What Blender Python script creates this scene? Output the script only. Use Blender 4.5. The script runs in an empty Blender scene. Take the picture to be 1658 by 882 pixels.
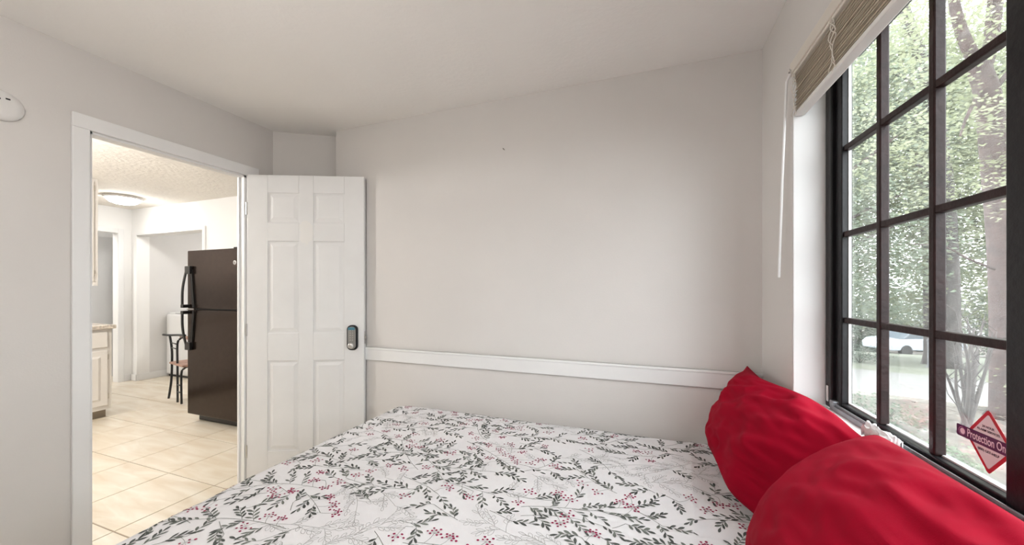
import bpy, bmesh, math, random
from mathutils import Vector, noise, Matrix
R = math.radians
S = bpy.context.scene
C = S.collection
# ------------------------------------------------------------------ camera
FPX, CX, HY, CAMH = 587.0, 829.0, 468.0, 1.28
YAW = math.atan2(213, 587)
SN, CS = math.sin(YAW), math.cos(YAW)
cam = bpy.data.cameras.new('camera'); camo = bpy.data.objects.new('camera', cam); C.objects.link(camo)
cam.sensor_fit = 'HORIZONTAL'; cam.sensor_width = 36; cam.lens = 36 * FPX / 1658
cam.shift_y = (HY - 441) / 1658
cam.clip_start = 0.02; cam.clip_end = 200
camo.location = (0, 0, CAMH); camo.rotation_euler = (R(90), 0, YAW)
S.camera = camo
# ------------------------------------------------------------------ world (overcast sky)
W = bpy.data.worlds.new('overcast_sky'); S.world = W; W.use_nodes = True
bg = W.node_tree.nodes['Background']; bg.inputs[0].default_value = (0.93, 0.97, 1.0, 1); bg.inputs[1].default_value = 5.6
# lamp powers (used by the lamp builders below)
BED_FILL, KIT_LAMP = 20.5, 58.0
v = S.view_settings
v.view_transform = 'Standard'; v.look = 'None'; v.gamma = 1; v.exposure = 0.68; v.use_curve_mapping = False

def ray(px, py, d):
    u = (px - CX) / FPX; w = (HY - py) / FPX
    return Vector((d * (-SN + u * CS), d * (CS + u * SN), CAMH + d * w))

# ------------------------------------------------------------------ materials
MATS = {}
def mat(name, col, rough=0.6, var=0.04, scale=8.0, bump=0.0, bscale=60.0, metal=0.0, spec=0.5, coat=0.0):
    if name in MATS: return MATS[name]
    m = bpy.data.materials.new(name); m.use_nodes = True; MATS[name] = m
    nt = m.node_tree; n = nt.nodes; L = nt.links; b = n['Principled BSDF']
    tc = n.new('ShaderNodeTexCoord')
    nz = n.new('ShaderNodeTexNoise'); nz.inputs['Scale'].default_value = scale; nz.inputs['Detail'].default_value = 3
    L.new(tc.outputs['Object'], nz.inputs['Vector'])
    cr = n.new('ShaderNodeValToRGB')
    cr.color_ramp.elements[0].position = .3; cr.color_ramp.elements[1].position = .7
    cr.color_ramp.elements[0].color = tuple(max(0, c * (1 - var)) for c in col) + (1,)
    cr.color_ramp.elements[1].color = tuple(min(1, c * (1 + var)) for c in col) + (1,)
    L.new(nz.outputs['Fac'], cr.inputs[0]); L.new(cr.outputs[0], b.inputs['Base Color'])
    b.inputs['Roughness'].default_value = rough; b.inputs['Metallic'].default_value = metal
    b.inputs['Specular IOR Level'].default_value = spec
    if coat: b.inputs['Coat Weight'].default_value = coat
    if bump:
        n2 = n.new('ShaderNodeTexNoise'); n2.inputs['Scale'].default_value = bscale; n2.inputs['Detail'].default_value = 4
        L.new(tc.outputs['Object'], n2.inputs['Vector'])
        bp = n.new('ShaderNodeBump'); bp.inputs['Strength'].default_value = bump; bp.inputs['Distance'].default_value = .01
        L.new(n2.outputs['Fac'], bp.inputs['Height']); L.new(bp.outputs[0], b.inputs['Normal'])
    return m
def emit(name, col, s):
    m = mat(name, col, .5, 0.0)
    b = m.node_tree.nodes['Principled BSDF']
    b.inputs['Emission Color'].default_value = col + (1,); b.inputs['Emission Strength'].default_value = s
    return m
def glass_mat():
    m = bpy.data.materials.new('window_glass'); m.use_nodes = True; nt = m.node_tree; n = nt.nodes; L = nt.links
    n.remove(n['Principled BSDF'])
    t = n.new('ShaderNodeBsdfTransparent'); t.inputs[0].default_value = (.97, .98, .975, 1)
    g = n.new('ShaderNodeBsdfGlossy'); g.inputs['Roughness'].default_value = .02
    d = n.new('ShaderNodeBsdfTranslucent'); d.inputs[0].default_value = (.9, .93, .92, 1)      # pale haze over the view, mixed into the glass
    lw = n.new('ShaderNodeLayerWeight'); lw.inputs[0].default_value = .5; pw = n.new('ShaderNodeMath'); pw.operation = 'POWER'; pw.inputs[1].default_value = 4; L.new(lw.outputs['Facing'], pw.inputs[0])
    fr = n.new('ShaderNodeMapRange'); fr.inputs[3].default_value = .025; fr.inputs[4].default_value = .6; L.new(pw.outputs[0], fr.inputs[0])
    mx = n.new('ShaderNodeMixShader'); mx2 = n.new('ShaderNodeMixShader'); mx2.inputs[0].default_value = .05
    nz = n.new('ShaderNodeTexNoise'); nz.inputs['Scale'].default_value = 9
    mr = n.new('ShaderNodeMapRange'); mr.inputs[3].default_value = .0; mr.inputs[4].default_value = .03
    tc = n.new('ShaderNodeTexCoord'); L.new(tc.outputs['Object'], nz.inputs['Vector']); L.new(nz.outputs['Fac'], mr.inputs[0]); L.new(mr.outputs[0], mx2.inputs[0])
    L.new(t.outputs[0], mx2.inputs[1]); L.new(d.outputs[0], mx2.inputs[2])
    L.new(fr.outputs[0], mx.inputs[0]); L.new(mx2.outputs[0], mx.inputs[1]); L.new(g.outputs[0], mx.inputs[2])
    L.new(mx.outputs[0], n['Material Output'].inputs[0])
    return m
def leaf_mat(name, c1, c2):
    m = bpy.data.materials.new(name); m.use_nodes = True; nt = m.node_tree; n = nt.nodes; L = nt.links
    n.remove(n['Principled BSDF'])
    tc = n.new('ShaderNodeTexCoord'); nz = n.new('ShaderNodeTexNoise'); nz.inputs['Scale'].default_value = 1.3; nz.inputs['Detail'].default_value = 6
    L.new(tc.outputs['Object'], nz.inputs['Vector'])
    cr = n.new('ShaderNodeValToRGB'); cr.color_ramp.elements[0].color = c1 + (1,); cr.color_ramp.elements[1].color = c2 + (1,)
    cr.color_ramp.elements[0].position = .35; cr.color_ramp.elements[1].position = .65
    L.new(nz.outputs['Fac'], cr.inputs[0])
    a = n.new('ShaderNodeBsdfDiffuse'); b = n.new('ShaderNodeBsdfTranslucent'); mx = n.new('ShaderNodeMixShader'); mx.inputs[0].default_value = .5
    L.new(cr.outputs[0], a.inputs[0]); L.new(cr.outputs[0], b.inputs[0])
    L.new(a.outputs[0], mx.inputs[1]); L.new(b.outputs[0], mx.inputs[2]); L.new(mx.outputs[0], n['Material Output'].inputs[0])
    return m
WALL = mat('bedroom_wall_paint', (.685, .66, .64), .75, .015, 3, .05, 140)
CEIL = mat('ceiling_paint', (.89, .87, .85), .85, .01, 3, .12, 45)
KWALL = mat('kitchen_wall_paint', (.88, .875, .865), .7, .01, 3, .04, 120)
KCEIL = mat('kitchen_ceiling_texture', (.84, .80, .74), .85, .02, 5, .9, 28)
TRIM = mat('white_trim_paint', (.82, .82, .82), .38, .012, 4, .02, 50)
DOORM = mat('door_paint', (.80, .80, .80), .4, .02, 6, .02, 40)
BLACK = mat('black_window_paint', (.008, .0075, .009), .35, .25, 20, .1, 60, spec=.3)
MUNT = mat('dark_brown_muntin_paint', (.020, .008, .008), .4, .3, 25, .1, 70, spec=.25)
GLASS = glass_mat()
GREYM = mat('grey_aluminium', (.32, .33, .35), .4, .1, 30, metal=.7)
STEEL = mat('brushed_steel', (.62, .61, .60), .28, .05, 40, metal=1)
TILE = None
# ------------------------------------------------------------------ mesh helpers
class MB:
    def __init__(s): s.v = []; s.f = []; s.m = []; s.mi = 0
    def add(s, vs, fs):
        o = len(s.v); s.v += [tuple(p) for p in vs]; s.f += [[i + o for i in f] for f in fs]; s.m += [s.mi] * len(fs); return s
    def box(s, x0, x1, y0, y1, z0, z1, M=None):
        vs = [Vector((x, y, z)) for x in (x0, x1) for y in (y0, y1) for z in (z0, z1)]
        if M: vs = [M @ p for p in vs]
        return s.add(vs, [(0, 1, 3, 2), (4, 6, 7, 5), (0, 4, 5, 1), (2, 3, 7, 6), (0, 2, 6, 4), (1, 5, 7, 3)])
    def prism(s, pts, z0, z1):
        n = len(pts)
        return s.add([(x, y, z0) for x, y in pts] + [(x, y, z1) for x, y in pts],
            [list(range(n))[::-1], list(range(n, 2 * n))] + [(i, (i + 1) % n, n + (i + 1) % n, n + i) for i in range(n)])
    def tube(s, pts, r, seg=8, caps=True):
        pts = [Vector(p) for p in pts]; n = len(pts); rs = r if isinstance(r, (list, tuple)) else [r] * n
        vs = []; up = Vector((.12, .31, .94))
        for i, p in enumerate(pts):
            t = (pts[min(i + 1, n - 1)] - pts[max(i - 1, 0)]).normalized()
            a = t.cross(up if abs(t.dot(up)) < .95 else Vector((1, 0, 0))).normalized(); b = t.cross(a)
            vs += [p + rs[i] * (math.cos(2 * math.pi * k / seg) * a + math.sin(2 * math.pi * k / seg) * b) for k in range(seg)]
        fs = [(i * seg + k, i * seg + (k + 1) % seg, (i + 1) * seg + (k + 1) % seg, (i + 1) * seg + k) for i in range(n - 1) for k in range(seg)]
        if caps: fs += [list(range(seg))[::-1], [(n - 1) * seg + k for k in range(seg)]]
        return s.add(vs, fs)
    def lathe(s, prof, seg=32, M=None):
        vs = []
        for r, z in prof:
            for k in range(seg):
                p = Vector((r * math.cos(2 * math.pi * k / seg), r * math.sin(2 * math.pi * k / seg), z)); vs.append(M @ p if M else p)
        n = len(prof)
        fs = [(i * seg + k, i * seg + (k + 1) % seg, (i + 1) * seg + (k + 1) % seg, (i + 1) * seg + k) for i in range(n - 1) for k in range(seg)]
        fs += [list(range(seg))[::-1], [(n - 1) * seg + k for k in range(seg)]]
        return s.add(vs, fs)
    def build(s, name, m, parent=None, bevel=0, smooth=False, M=None, seg=2):
        me = bpy.data.meshes.new(name); me.from_pydata(s.v, [], s.f)
        ms = m if isinstance(m, (list, tuple)) else [m]
        for x in ms: me.materials.append(x)
        if len(ms) > 1: me.polygons.foreach_set('material_index', s.m)
        bm = bmesh.new(); bm.from_mesh(me); bmesh.ops.recalc_face_normals(bm, faces=bm.faces); bm.to_mesh(me); bm.free()
        if smooth: me.polygons.foreach_set('use_smooth', [True] * len(me.polygons))
        o = bpy.data.objects.new(name, me); C.objects.link(o)
        if parent: o.parent = parent
        if M: o.matrix_local = M
        if bevel:
            b = o.modifiers.new('bevel', 'BEVEL'); b.width = bevel; b.segments = seg; b.limit_method = 'ANGLE'
        return o
def box(*a, M=None): return MB().box(*a, M=M)
def tag(o, label=None, cat=None, group=None, kind=None):
    if label: o['label'] = label
    if cat: o['category'] = cat
    if group: o['group'] = group
    if kind: o['kind'] = kind
    return o
def empty(name, loc=(0, 0, 0), rz=0):
    o = bpy.data.objects.new(name, None); C.objects.link(o); o.location = loc; o.rotation_euler = (0, 0, rz); o.empty_display_size = .1
    return o
def struct(name, mb, m, label, cat, **k):
    return tag(mb.build(name, m, **k), label, cat, kind='structure')
T3 = Matrix.Translation
def RX(a): return Matrix.Rotation(a, 4, 'X')
def RY(a): return Matrix.Rotation(a, 4, 'Y')
def RZ(a): return Matrix.Rotation(a, 4, 'Z')

# ------------------------------------------------------------------ room dimensions
ZC = 2.40; XL = -2.47; XR = .52; YF = 1.988; YB = -1.3
DY0, DY1, DZ = .93, 1.652, 2.03          # doorway
WY0, WY1, WZ0, WZ1 = .28, 1.622, .85, 2.115   # window opening
XF = .617                                  # inner face of window frame
KX0, KY1 = -6.78, 2.97                     # kitchen end wall, kitchen far wall
OX0, OX1 = -6.65, -5.21                    # opening to the laundry alcove

# ------------------------------------------------------------------ structure
# floor slab (grout) with single tiles
m = mat('tile_grout', (.36, .29, .22), .9, .1, 40)
fl = struct('floor', box(-8.3, XR + .2, YB - .1, 4.6, -.12, -.003), m, 'beige tiled floor running through doorway into kitchen', 'floor')
def tile_mat():
    m = mat('beige_travertine_tile', (.78, .70, .58), .28, .1, 3)
    nt = m.node_tree; n = nt.nodes; L = nt.links; b = n['Principled BSDF']
    tc = n.new('ShaderNodeTexCoord'); mp = n.new('ShaderNodeMapping'); mp.inputs['Scale'].default_value = (1.2, 5.5, 1)
    oi = n.new('ShaderNodeObjectInfo'); vm = n.new('ShaderNodeVectorMath'); vm.operation = 'ADD'
    L.new(tc.outputs['Object'], vm.inputs[0]); L.new(oi.outputs['Location'], vm.inputs[1]); L.new(vm.outputs[0], mp.inputs[0])
    nz = n.new('ShaderNodeTexNoise'); nz.inputs['Scale'].default_value = 2.2; nz.inputs['Detail'].default_value = 7; nz.inputs['Distortion'].default_value = .6
    L.new(mp.outputs[0], nz.inputs['Vector'])
    cr = n.new('ShaderNodeValToRGB'); e = cr.color_ramp.elements
    e[0].position = .32; e[0].color = (.70, .60, .46, 1); e[1].position = .7; e[1].color = (.84, .78, .67, 1)
    L.new(nz.outputs['Fac'], cr.inputs[0]); L.new(cr.outputs[0], b.inputs['Base Color'])
    return m
TILE = tile_mat()
TS = .4775
tm = None
i0 = -2.632
for ix in range(-12, 7):
    for iy in range(-6, 8):
        x = i0 + TS * ix; y = 1.083 + TS * (iy - 0)
        if x < -8.1 or x + TS > .55 or y < -1.4 or y + TS > 4.55: continue
        if tm is None:
            o = box(.003, TS - .003, .003, TS - .003, -.011, 0).build('tile', TILE, fl, bevel=.0015, seg=1); tm = o.data
            o.location = (x, y, 0); tmod = o
        else:
            o = tmod.copy(); C.objects.link(o); o.parent = fl; o.location = (x, y, 0)
struct('ceiling', box(XL - .05, XR + .2, YB - .1, YF + .2, ZC, ZC + .1), CEIL, 'off-white lightly textured bedroom ceiling', 'ceiling')
struct('ceiling_kitchen', box(-8.3, XL - .05, YB - .1, 4.6, ZC, ZC + .1), KCEIL, 'cream knockdown textured kitchen ceiling', 'ceiling')
mb = box(XL - .06, XL, YB - .1, DY0, 0, ZC).box(XL - .06, XL, DY1, KY1 + .1, 0, ZC).box(XL - .06, XL, DY0, DY1, DZ, ZC)
struct('wall_left', mb, WALL, 'beige bedroom wall holding the open doorway', 'wall')
struct('wall_far', box(-2.047, XR + .2, YF, YF + .25, 0, ZC), WALL, 'wide beige wall behind the bed with white rail', 'wall')
struct('wall_corner', MB().prism([(XL, 1.838), (-2.12, 2.066), (-2.04, 2.118), (-2.04, 2.3), (XL, 2.3)], 0, ZC), WALL, 'narrow angled beige wall above the open door', 'wall')
mb = box(XR, XF + .05, YB - .1, YF + .25, 0, WZ0).box(XR, XF + .05, YB - .1, YF + .25, WZ1, ZC)
mb.box(XR, XF + .05, YB - .1, WY0, WZ0, WZ1).box(XR, XF + .05, WY1, YF + .25, WZ0, WZ1)
wr = struct('wall_right', mb, WALL, 'beige wall around the black window', 'wall')
struct('wall_back', box(XL - .1, XR + .2, YB - .1, YB, 0, ZC), WALL, 'plain beige wall at the rear of bedroom', 'wall')
# white lining of the window recess
mb = box(XR + .001, XF, WY1 - .006, WY1, WZ0, WZ1).box(XR + .001, XF, WY0, WY0 + .006, WZ0, WZ1).box(XR + .001, XF, WY0, WY1, WZ1 - .006, WZ1).box(XR - .012, XF, WY0, WY1, WZ0, WZ0 + .012)
struct('trim_1', mb, TRIM, 'white painted lining and sill of window recess', 'trim', bevel=.002)
# chair rail
mb = box(-2.047, XR, YF - .014, YF, .802, .888).box(-2.047, XR, YF - .018, YF, .874, .888)
struct('trim_2', mb, TRIM, 'white horizontal chair rail along the far wall', 'trim', bevel=.003)
struct('baseboard_far', box(-2.047, XR, YF - .013, YF, 0, .09), TRIM, 'white baseboard below the chair rail wall', 'baseboard', bevel=.003)
struct('baseboard_left', box(XL, XL + .013, YB, DY0 - .06, 0, .09), TRIM, 'white baseboard beside the bedroom doorway', 'baseboard', bevel=.003)
# door casing and jambs
tr = tag(empty('trim_3', (XL, DY0, 0)), 'white casing and jambs of bedroom doorway', 'trim', kind='structure')
def child(name, mb, m, p, **k):
    o = mb.build(name, m, p, **k)
    o.matrix_parent_inverse = (Matrix.Translation(p.location) @ p.rotation_euler.to_matrix().to_4x4()).inverted() if p.parent is None else Matrix()
    return o
CW = .058
child('casing', box(XL, XL + .016, DY0 - CW, DY0, 0, DZ), TRIM, tr, bevel=.003)
child('casing', box(XL, XL + .016, DY1, DY1 + CW, 0, DZ), TRIM, tr, bevel=.003)
child('casing', box(XL, XL + .016, DY0 - CW, DY1 + CW + .02, DZ, DZ + .066), TRIM, tr, bevel=.003)
child('casing', box(XL - .073, XL - .06, DY0 - CW, DY0, 0, DZ), TRIM, tr, bevel=.003)
child('casing', box(XL - .073, XL - .06, DY1, DY1 + CW, 0, DZ), TRIM, tr, bevel=.003)
child('casing', box(XL - .073, XL - .06, DY0 - CW, DY1 + CW, DZ, DZ + .066), TRIM, tr, bevel=.003)
child('jamb', box(XL - .06, XL, DY0 - .001, DY0 + .012, 0, DZ), TRIM, tr)
child('jamb', box(XL - .06, XL, DY1 - .012, DY1 + .001, 0, DZ), TRIM, tr)
child('jamb', box(XL - .06, XL, DY0, DY1, DZ - .012, DZ + .001), TRIM, tr)
child('door_stop', box(XL - .05, XL - .036, DY1 - .022, DY1 - .012, 0, DZ - .012), TRIM, tr)
child('door_stop', box(XL - .05, XL - .036, DY0 + .012, DY0 + .022, 0, DZ - .012), TRIM, tr)

# kitchen shell
mb = box(OX1, XL - .1, KY1, KY1 + .14, 0, ZC).box(-6.9, OX0, KY1, KY1 + .14, 0, ZC).box(OX0, OX1, KY1, KY1 + .14, DZ, ZC)
struct('wall_kitchen_far', mb, KWALL, 'white kitchen wall with wide opening behind refrigerator', 'wall')
EY0, EY1, EZ = 1.95, 2.83, 2.05
mb = box(KX0 - .12, KX0, YB - .1, EY0, 0, ZC).box(KX0 - .12, KX0, EY1, KY1 + .14, 0, ZC).box(KX0 - .12, KX0, EY0, EY1, EZ, ZC)
struct('wall_kitchen_end', mb, KWALL, 'white kitchen end wall with narrow doorway', 'wall')
struct('wall_kitchen_back', box(-8.3, XL - .1, YB - .1, YB, 0, ZC), KWALL, 'white wall closing the kitchen on the counter side', 'wall')
AL = mat('alcove_wall_paint', (.70, .69, .68), .75, .015, 3, .04, 120)
mb = box(OX0 - .12, OX0, KY1 + .14, 4.5, 0, ZC).box(OX0 - .12, -4.7, 4.4, 4.5, 0, ZC).box(-4.8, -4.7, KY1 + .14, 4.4, 0, ZC)
struct('wall_alcove', mb, AL, 'pale grey walls of the alcove beyond kitchen opening', 'wall')
mb = box(-8.3, -8.2, YB, 4.5, 0, ZC).box(-8.2, OX0 - .12, 3.6, 3.7, 0, ZC).box(-8.2, KX0 - .12, .9, 1.0, 0, ZC)
struct('wall_end_room', mb, KWALL, 'white walls of the room beyond kitchen doorway', 'wall')
t4 = tag(empty('trim_4', (OX1, KY1, 0)), 'white casing around the kitchen alcove opening', 'trim', kind='structure')
child('casing', box(OX1 - .01, OX1 + .045, KY1 - .015, KY1, 0, DZ + .045), TRIM, t4, bevel=.003)
child('casing', box(OX0, OX1 - .01, KY1 - .012, KY1, DZ, DZ + .03), TRIM, t4, bevel=.003)
t5 = tag(empty('trim_5', (KX0, EY1, 0)), 'white casing around the narrow kitchen end doorway', 'trim', kind='structure')
child('casing', box(KX0, KX0 + .015, EY1, EY1 + .06, 0, EZ + .06), TRIM, t5, bevel=.003)
child('casing', box(KX0, KX0 + .015, EY0 - .06, EY0, 0, EZ + .06), TRIM, t5, bevel=.003)
child('casing', box(KX0, KX0 + .015, EY0, EY1, EZ, EZ + .06), TRIM, t5, bevel=.003)
for nm, bx_, lb in (('baseboard_kitchen', (-6.78, OX0, KY1 - .013, KY1, 0, .09), 'short white baseboard beside kitchen alcove opening'),
                ('baseboard_alcove', (OX0, OX0 + .013, KY1 - .0, 4.4, 0, .09), 'white baseboard along the grey alcove wall'),
                ('baseboard_end', (KX0, KX0 + .013, EY1 + .06, KY1 - .013, 0, .09), 'white baseboard stub beside narrow kitchen end doorway')):
    struct(nm, box(*bx_), TRIM, lb, 'baseboard', bevel=.003)

# ------------------------------------------------------------------ bedroom door
ang = math.atan2(1.948 - 1.64, .70)
HX, HYY = XL + .022, DY1 - .006
LW, LT, LH = .748, .035, 2.022
d1 = tag(empty('door_1', (HX, HYY, .012), ang), 'white six-panel bedroom door swung open against the far wall', 'door', kind='structure')
# local x along leaf, y thickness 0..LT (visible face at y=0), z up
px_ = [(.128, .328), (.42, .62)]; pz_ = [(.20, .795), (.978, 1.585), (1.708, 1.905)]
mb = MB().box(0, LW, .006, LT - .006, 0, LH)
xs = [0, .128, .328, .42, .62, LW]; zs = [0, .20, .795, .978, 1.585, 1.708, 1.905, LH]
for y0, y1 in ((0, .0062), (LT - .0062, LT)):
    for a, b in ((0, .128), (.328, .42), (.62, LW)): mb.box(a, b, y0, y1, 0, LH)
    for a, b in px_:
        for c, d in ((0, .20), (.795, .978), (1.585, 1.708), (1.905, LH)): mb.box(a, b, y0, y1, c, d)
dm = mat('door_panel_paint', (.81, .81, .81), .4, .02, 6, .02, 40)
def patched():
    m = DOORM.copy(); m.name = 'door_paint_with_patch'; nt = m.node_tree; n = nt.nodes; L = nt.links; b = n['Principled BSDF']
    src = b.inputs['Base Color'].links[0].from_socket
    tc = n.new('ShaderNodeTexCoord'); mp = n.new('ShaderNodeVectorMath'); mp.operation = 'SUBTRACT'; mp.inputs[1].default_value = (.375, 0, 1.64)
    L.new(tc.outputs['Object'], mp.inputs[0])
    sc = n.new('ShaderNodeVectorMath'); sc.operation = 'MULTIPLY'; sc.inputs[1].default_value = (1 / .05, 0, 1 / .085); L.new(mp.outputs[0], sc.inputs[0])
    ln = n.new('ShaderNodeVectorMath'); ln.operation = 'LENGTH'; L.new(sc.outputs[0], ln.inputs[0])
    nz = n.new('ShaderNodeTexNoise'); nz.inputs['Scale'].default_value = 18; L.new(tc.outputs['Object'], nz.inputs['Vector'])
    ad = n.new('ShaderNodeMath'); ad.operation = 'ADD'; L.new(ln.outputs['Value'], ad.inputs[0]); L.new(nz.outputs['Fac'], ad.inputs[1])
    cr = n.new('ShaderNodeMapRange'); cr.inputs[1].default_value = 1.35; cr.inputs[2].default_value = 1.5; cr.inputs[3].default_value = 1; cr.inputs[4].default_value = 0
    L.new(ad.outputs[0], cr.inputs[0])
    mx = n.new('ShaderNodeMix'); mx.data_type = 'RGBA'; mx.inputs[7].default_value = (.83, .82, .80, 1)
    L.new(cr.outputs[0], mx.inputs[0]); L.new(src, mx.inputs[6]); L.new(mx.outputs[2], b.inputs['Base Color'])
    return m
mb.build('door_leaf', patched(), d1, bevel=.0025)
def frustum(x0, x1, z0, z1, yb, yt, ins):
    return MB().add([(x0, yb, z0), (x1, yb, z0), (x1, yb, z1), (x0, yb, z1), (x0 + ins, yt, z0 + ins), (x1 - ins, yt, z0 + ins), (x1 - ins, yt, z1 - ins), (x0 + ins, yt, z1 - ins)],
        [(0, 1, 2, 3), (4, 5, 6, 7), (0, 1, 5, 4), (1, 2, 6, 5), (2, 3, 7, 6), (3, 0, 4, 7)])
for a, b in px_:
    for c, d in pz_:
        frustum(a + .012, b - .012, c + .012, d - .012, .0061, .0012, .022).build('door_panel', dm, d1)
        frustum(a + .012, b - .012, c + .012, d - .012, LT - .0061, LT - .0012, .022).build('door_panel', dm, d1)
# keypad lock
LK = empty('keypad_lock', (LW - .072, -.0005, .945)); LK.parent = d1; LK['label'] = 'silver push-button keypad lock on black oval gasket'
def stadium(w, h, r, n=8):
    pts = []
    for cx, cz, a0 in ((w - r, h - r, 0), (-w + r, h - r, 90), (-w + r, -h + r, 180), (w - r, -h + r, 270)):
        for k in range(n + 1):
            a = R(a0 + 90 * k / n); pts.append((cx + r * math.cos(a), cz + r * math.sin(a)))
    return pts
def slab(pts, y0, y1):
    n = len(pts)
    return MB().add([(x, y0, z) for x, z in pts] + [(x, y1, z) for x, z in pts], [list(range(n)), list(range(n, 2 * n))[::-1]] + [(i, (i + 1) % n, n + (i + 1) % n, n + i) for i in range(n)])
GASK = mat('black_rubber_gasket', (.008, .009, .012), .4, .2)
KEYM = mat('satin_nickel_lock', (.42, .42, .41), .3, .06, 30, metal=.9)
slab(stadium(.036, .084, .03), -.012, 0).build('gasket', GASK, LK, bevel=.004)
o = slab(stadium(.025, .074, .022), -.026, -.012).build('keypad_body', KEYM, LK, bevel=.006, seg=3)
for r_ in range(5):
    for c_ in (-1, 1):
        MB().lathe([(.004, 0), (.004, .003), (.003, .004)], 10, T3((c_ * .0075, -.026, .048 - .0155 * r_)) @ RX(R(90))).build('key_button', STEEL, LK)
MB().lathe([(.017, 0), (.019, .006), (.018, .018), (.013, .022), (.002, .023)], 24, T3((-.001, -.026, -.05)) @ RX(R(90))).build('turn_knob', STEEL, LK, smooth=True)
slab(stadium(.0225, .009, .008), -.027, -.0255).build('tinted_cap', mat('teal_tint', (.08, .24, .32), .25, .05), LK, M=T3((0, 0, .061)))
box(LW - .0005, LW + .0015, .006, LT - .006, .90, .985).build('latch_plate', STEEL, d1)
slab([(0, 0), (.012, .004), (.012, .016), (0, .02)], .011, .024).build('latch_bolt', STEEL, d1, M=T3((LW, 0, .935)))
for z in (.2, 1.0, 1.8):
    MB().tube([(-.006, .004, z - .04), (-.006, .004, z + .04)], .006, 10).build('hinge', STEEL, d1)

# ------------------------------------------------------------------ window
w1 = tag(empty('window_1', (XF, WY1, WZ0)), 'black framed sliding window with small square panes', 'window', kind='structure')
F0, F1 = WZ0 + .012, WZ1 - .006
FW = .042
mb = box(XF, XF + .05, WY1 - FW - .006, WY1 - .006, F0, F1)
child('outer_frame', mb.box(XF + .012, XF + .03, WY1 - FW - .014, WY1 - FW - .006, F0, F1), BLACK, w1, bevel=.004)
child('outer_frame', box(XF, XF + .08, WY0 + .006, WY0 + FW, F0, F1), BLACK, w1, bevel=.004)
child('outer_frame', box(XF, XF + .08, WY0 + FW, WY1 - FW - .006, F1 - .035, F1), BLACK, w1, bevel=.004)
child('bottom_track', box(XF - .004, XF + .08, WY0 + FW, WY1 - FW - .006, F0, F0 + .016).box(XF + .002, XF + .006, WY0 + FW, WY1 - FW - .006, F0 + .016, F0 + .024), GREYM, w1, bevel=.001)
child('track_latch', box(XF - .006, XF + .014, WY1 - .075, WY1 - FW - .008, F0 + .016, F0 + .032), GREYM, w1, bevel=.002)
child('track_clip', box(XF - .003, XF, WY1 - .03, WY1 - .018, F0 + .02, F0 + .075), mat('white_clip', (.75, .75, .74), .4), w1, bevel=.001)
def sash(y0, y1, xo, ncol):
    z0, z1 = F0 + .016, F1 - .035; st = .04
    g0, g1, h0, h1 = y0 + st, y1 - st, z0 + .012, z1 - .012
    if xo == 0: h0 = .894
    child('sash_stile', box(XF + xo + .012, XF + xo + .042, y0, y0 + st, z0, z1), BLACK, w1, bevel=.003)
    child('sash_stile', box(XF + xo + .012, XF + xo + .042, y1 - st, y1, z0, z1), BLACK, w1, bevel=.003)
    child('sash_rail', box(XF + xo + .012, XF + xo + .042, g0, g1, z0, h0), BLACK, w1, bevel=.003)
    child('sash_rail', box(XF + xo + .012, XF + xo + .042, g0, g1, h1, z1), BLACK, w1, bevel=.003)
    bead = mat('pale_glazing_bead', (.62, .62, .62), .5)
    child('glazing_bead', box(XF + xo + .030, XF + xo + .0372, g1 - .0035, g1 + .001, h0, h1), bead, w1)
    child('glazing_bead', box(XF + xo + .030, XF + xo + .0372, g0, g1, h0 - .001, h0 + .004), bead, w1)
    ys = [g0 + (g1 - g0) * k / ncol for k in range(ncol + 1)]
    zs = [h0 + (h1 - h0) * k / 4 for k in range(5)]
    if xo == 0: ys = [g0, 1.133, 1.338, g1]; zs = [h0, 1.175, 1.465, 1.755, h1]
    hw = .0095
    for yv in ys[1:-1]: child('vertical_muntin', box(XF + xo + .016, XF + xo + .038, yv - hw, yv + hw, h0, h1), MUNT, w1, bevel=.003)
    for zv in zs[1:-1]: child('horizontal_muntin', box(XF + xo + .018, XF + xo + .0385, g0, g1, zv - hw, zv + hw), MUNT, w1, bevel=.003)
    for a in range(ncol):
        for b in range(4):
            child('pane', box(XF + xo + .0375, XF + xo + .0400, ys[a] - .002, ys[a + 1] + .002, zs[b] - .002, zs[b + 1] + .002), GLASS, w1)
sash(.902, WY1 - FW - .008, 0, 3)
sash(WY0 + FW, .945, .036, 3)
# alarm sticker on the glass (flat print, real size)
SX = XF + .0368
sk = tag(empty('window_sticker', (SX, 1.014, .972)), 'red bordered diamond alarm sticker with purple banner on window pane', 'sticker')
SRED = mat('sticker_red', (.55, .012, .03), .4, .05); SPINK = mat('sticker_white', (.80, .68, .71), .5, .02)
SPUR = mat('sticker_purple', (.085, .008, .07), .4, .05); SDARK = mat('sticker_ink', (.05, .01, .04), .5, .05); SLIT = mat('sticker_lettering', (.86, .66, .76), .5, .02)
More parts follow.
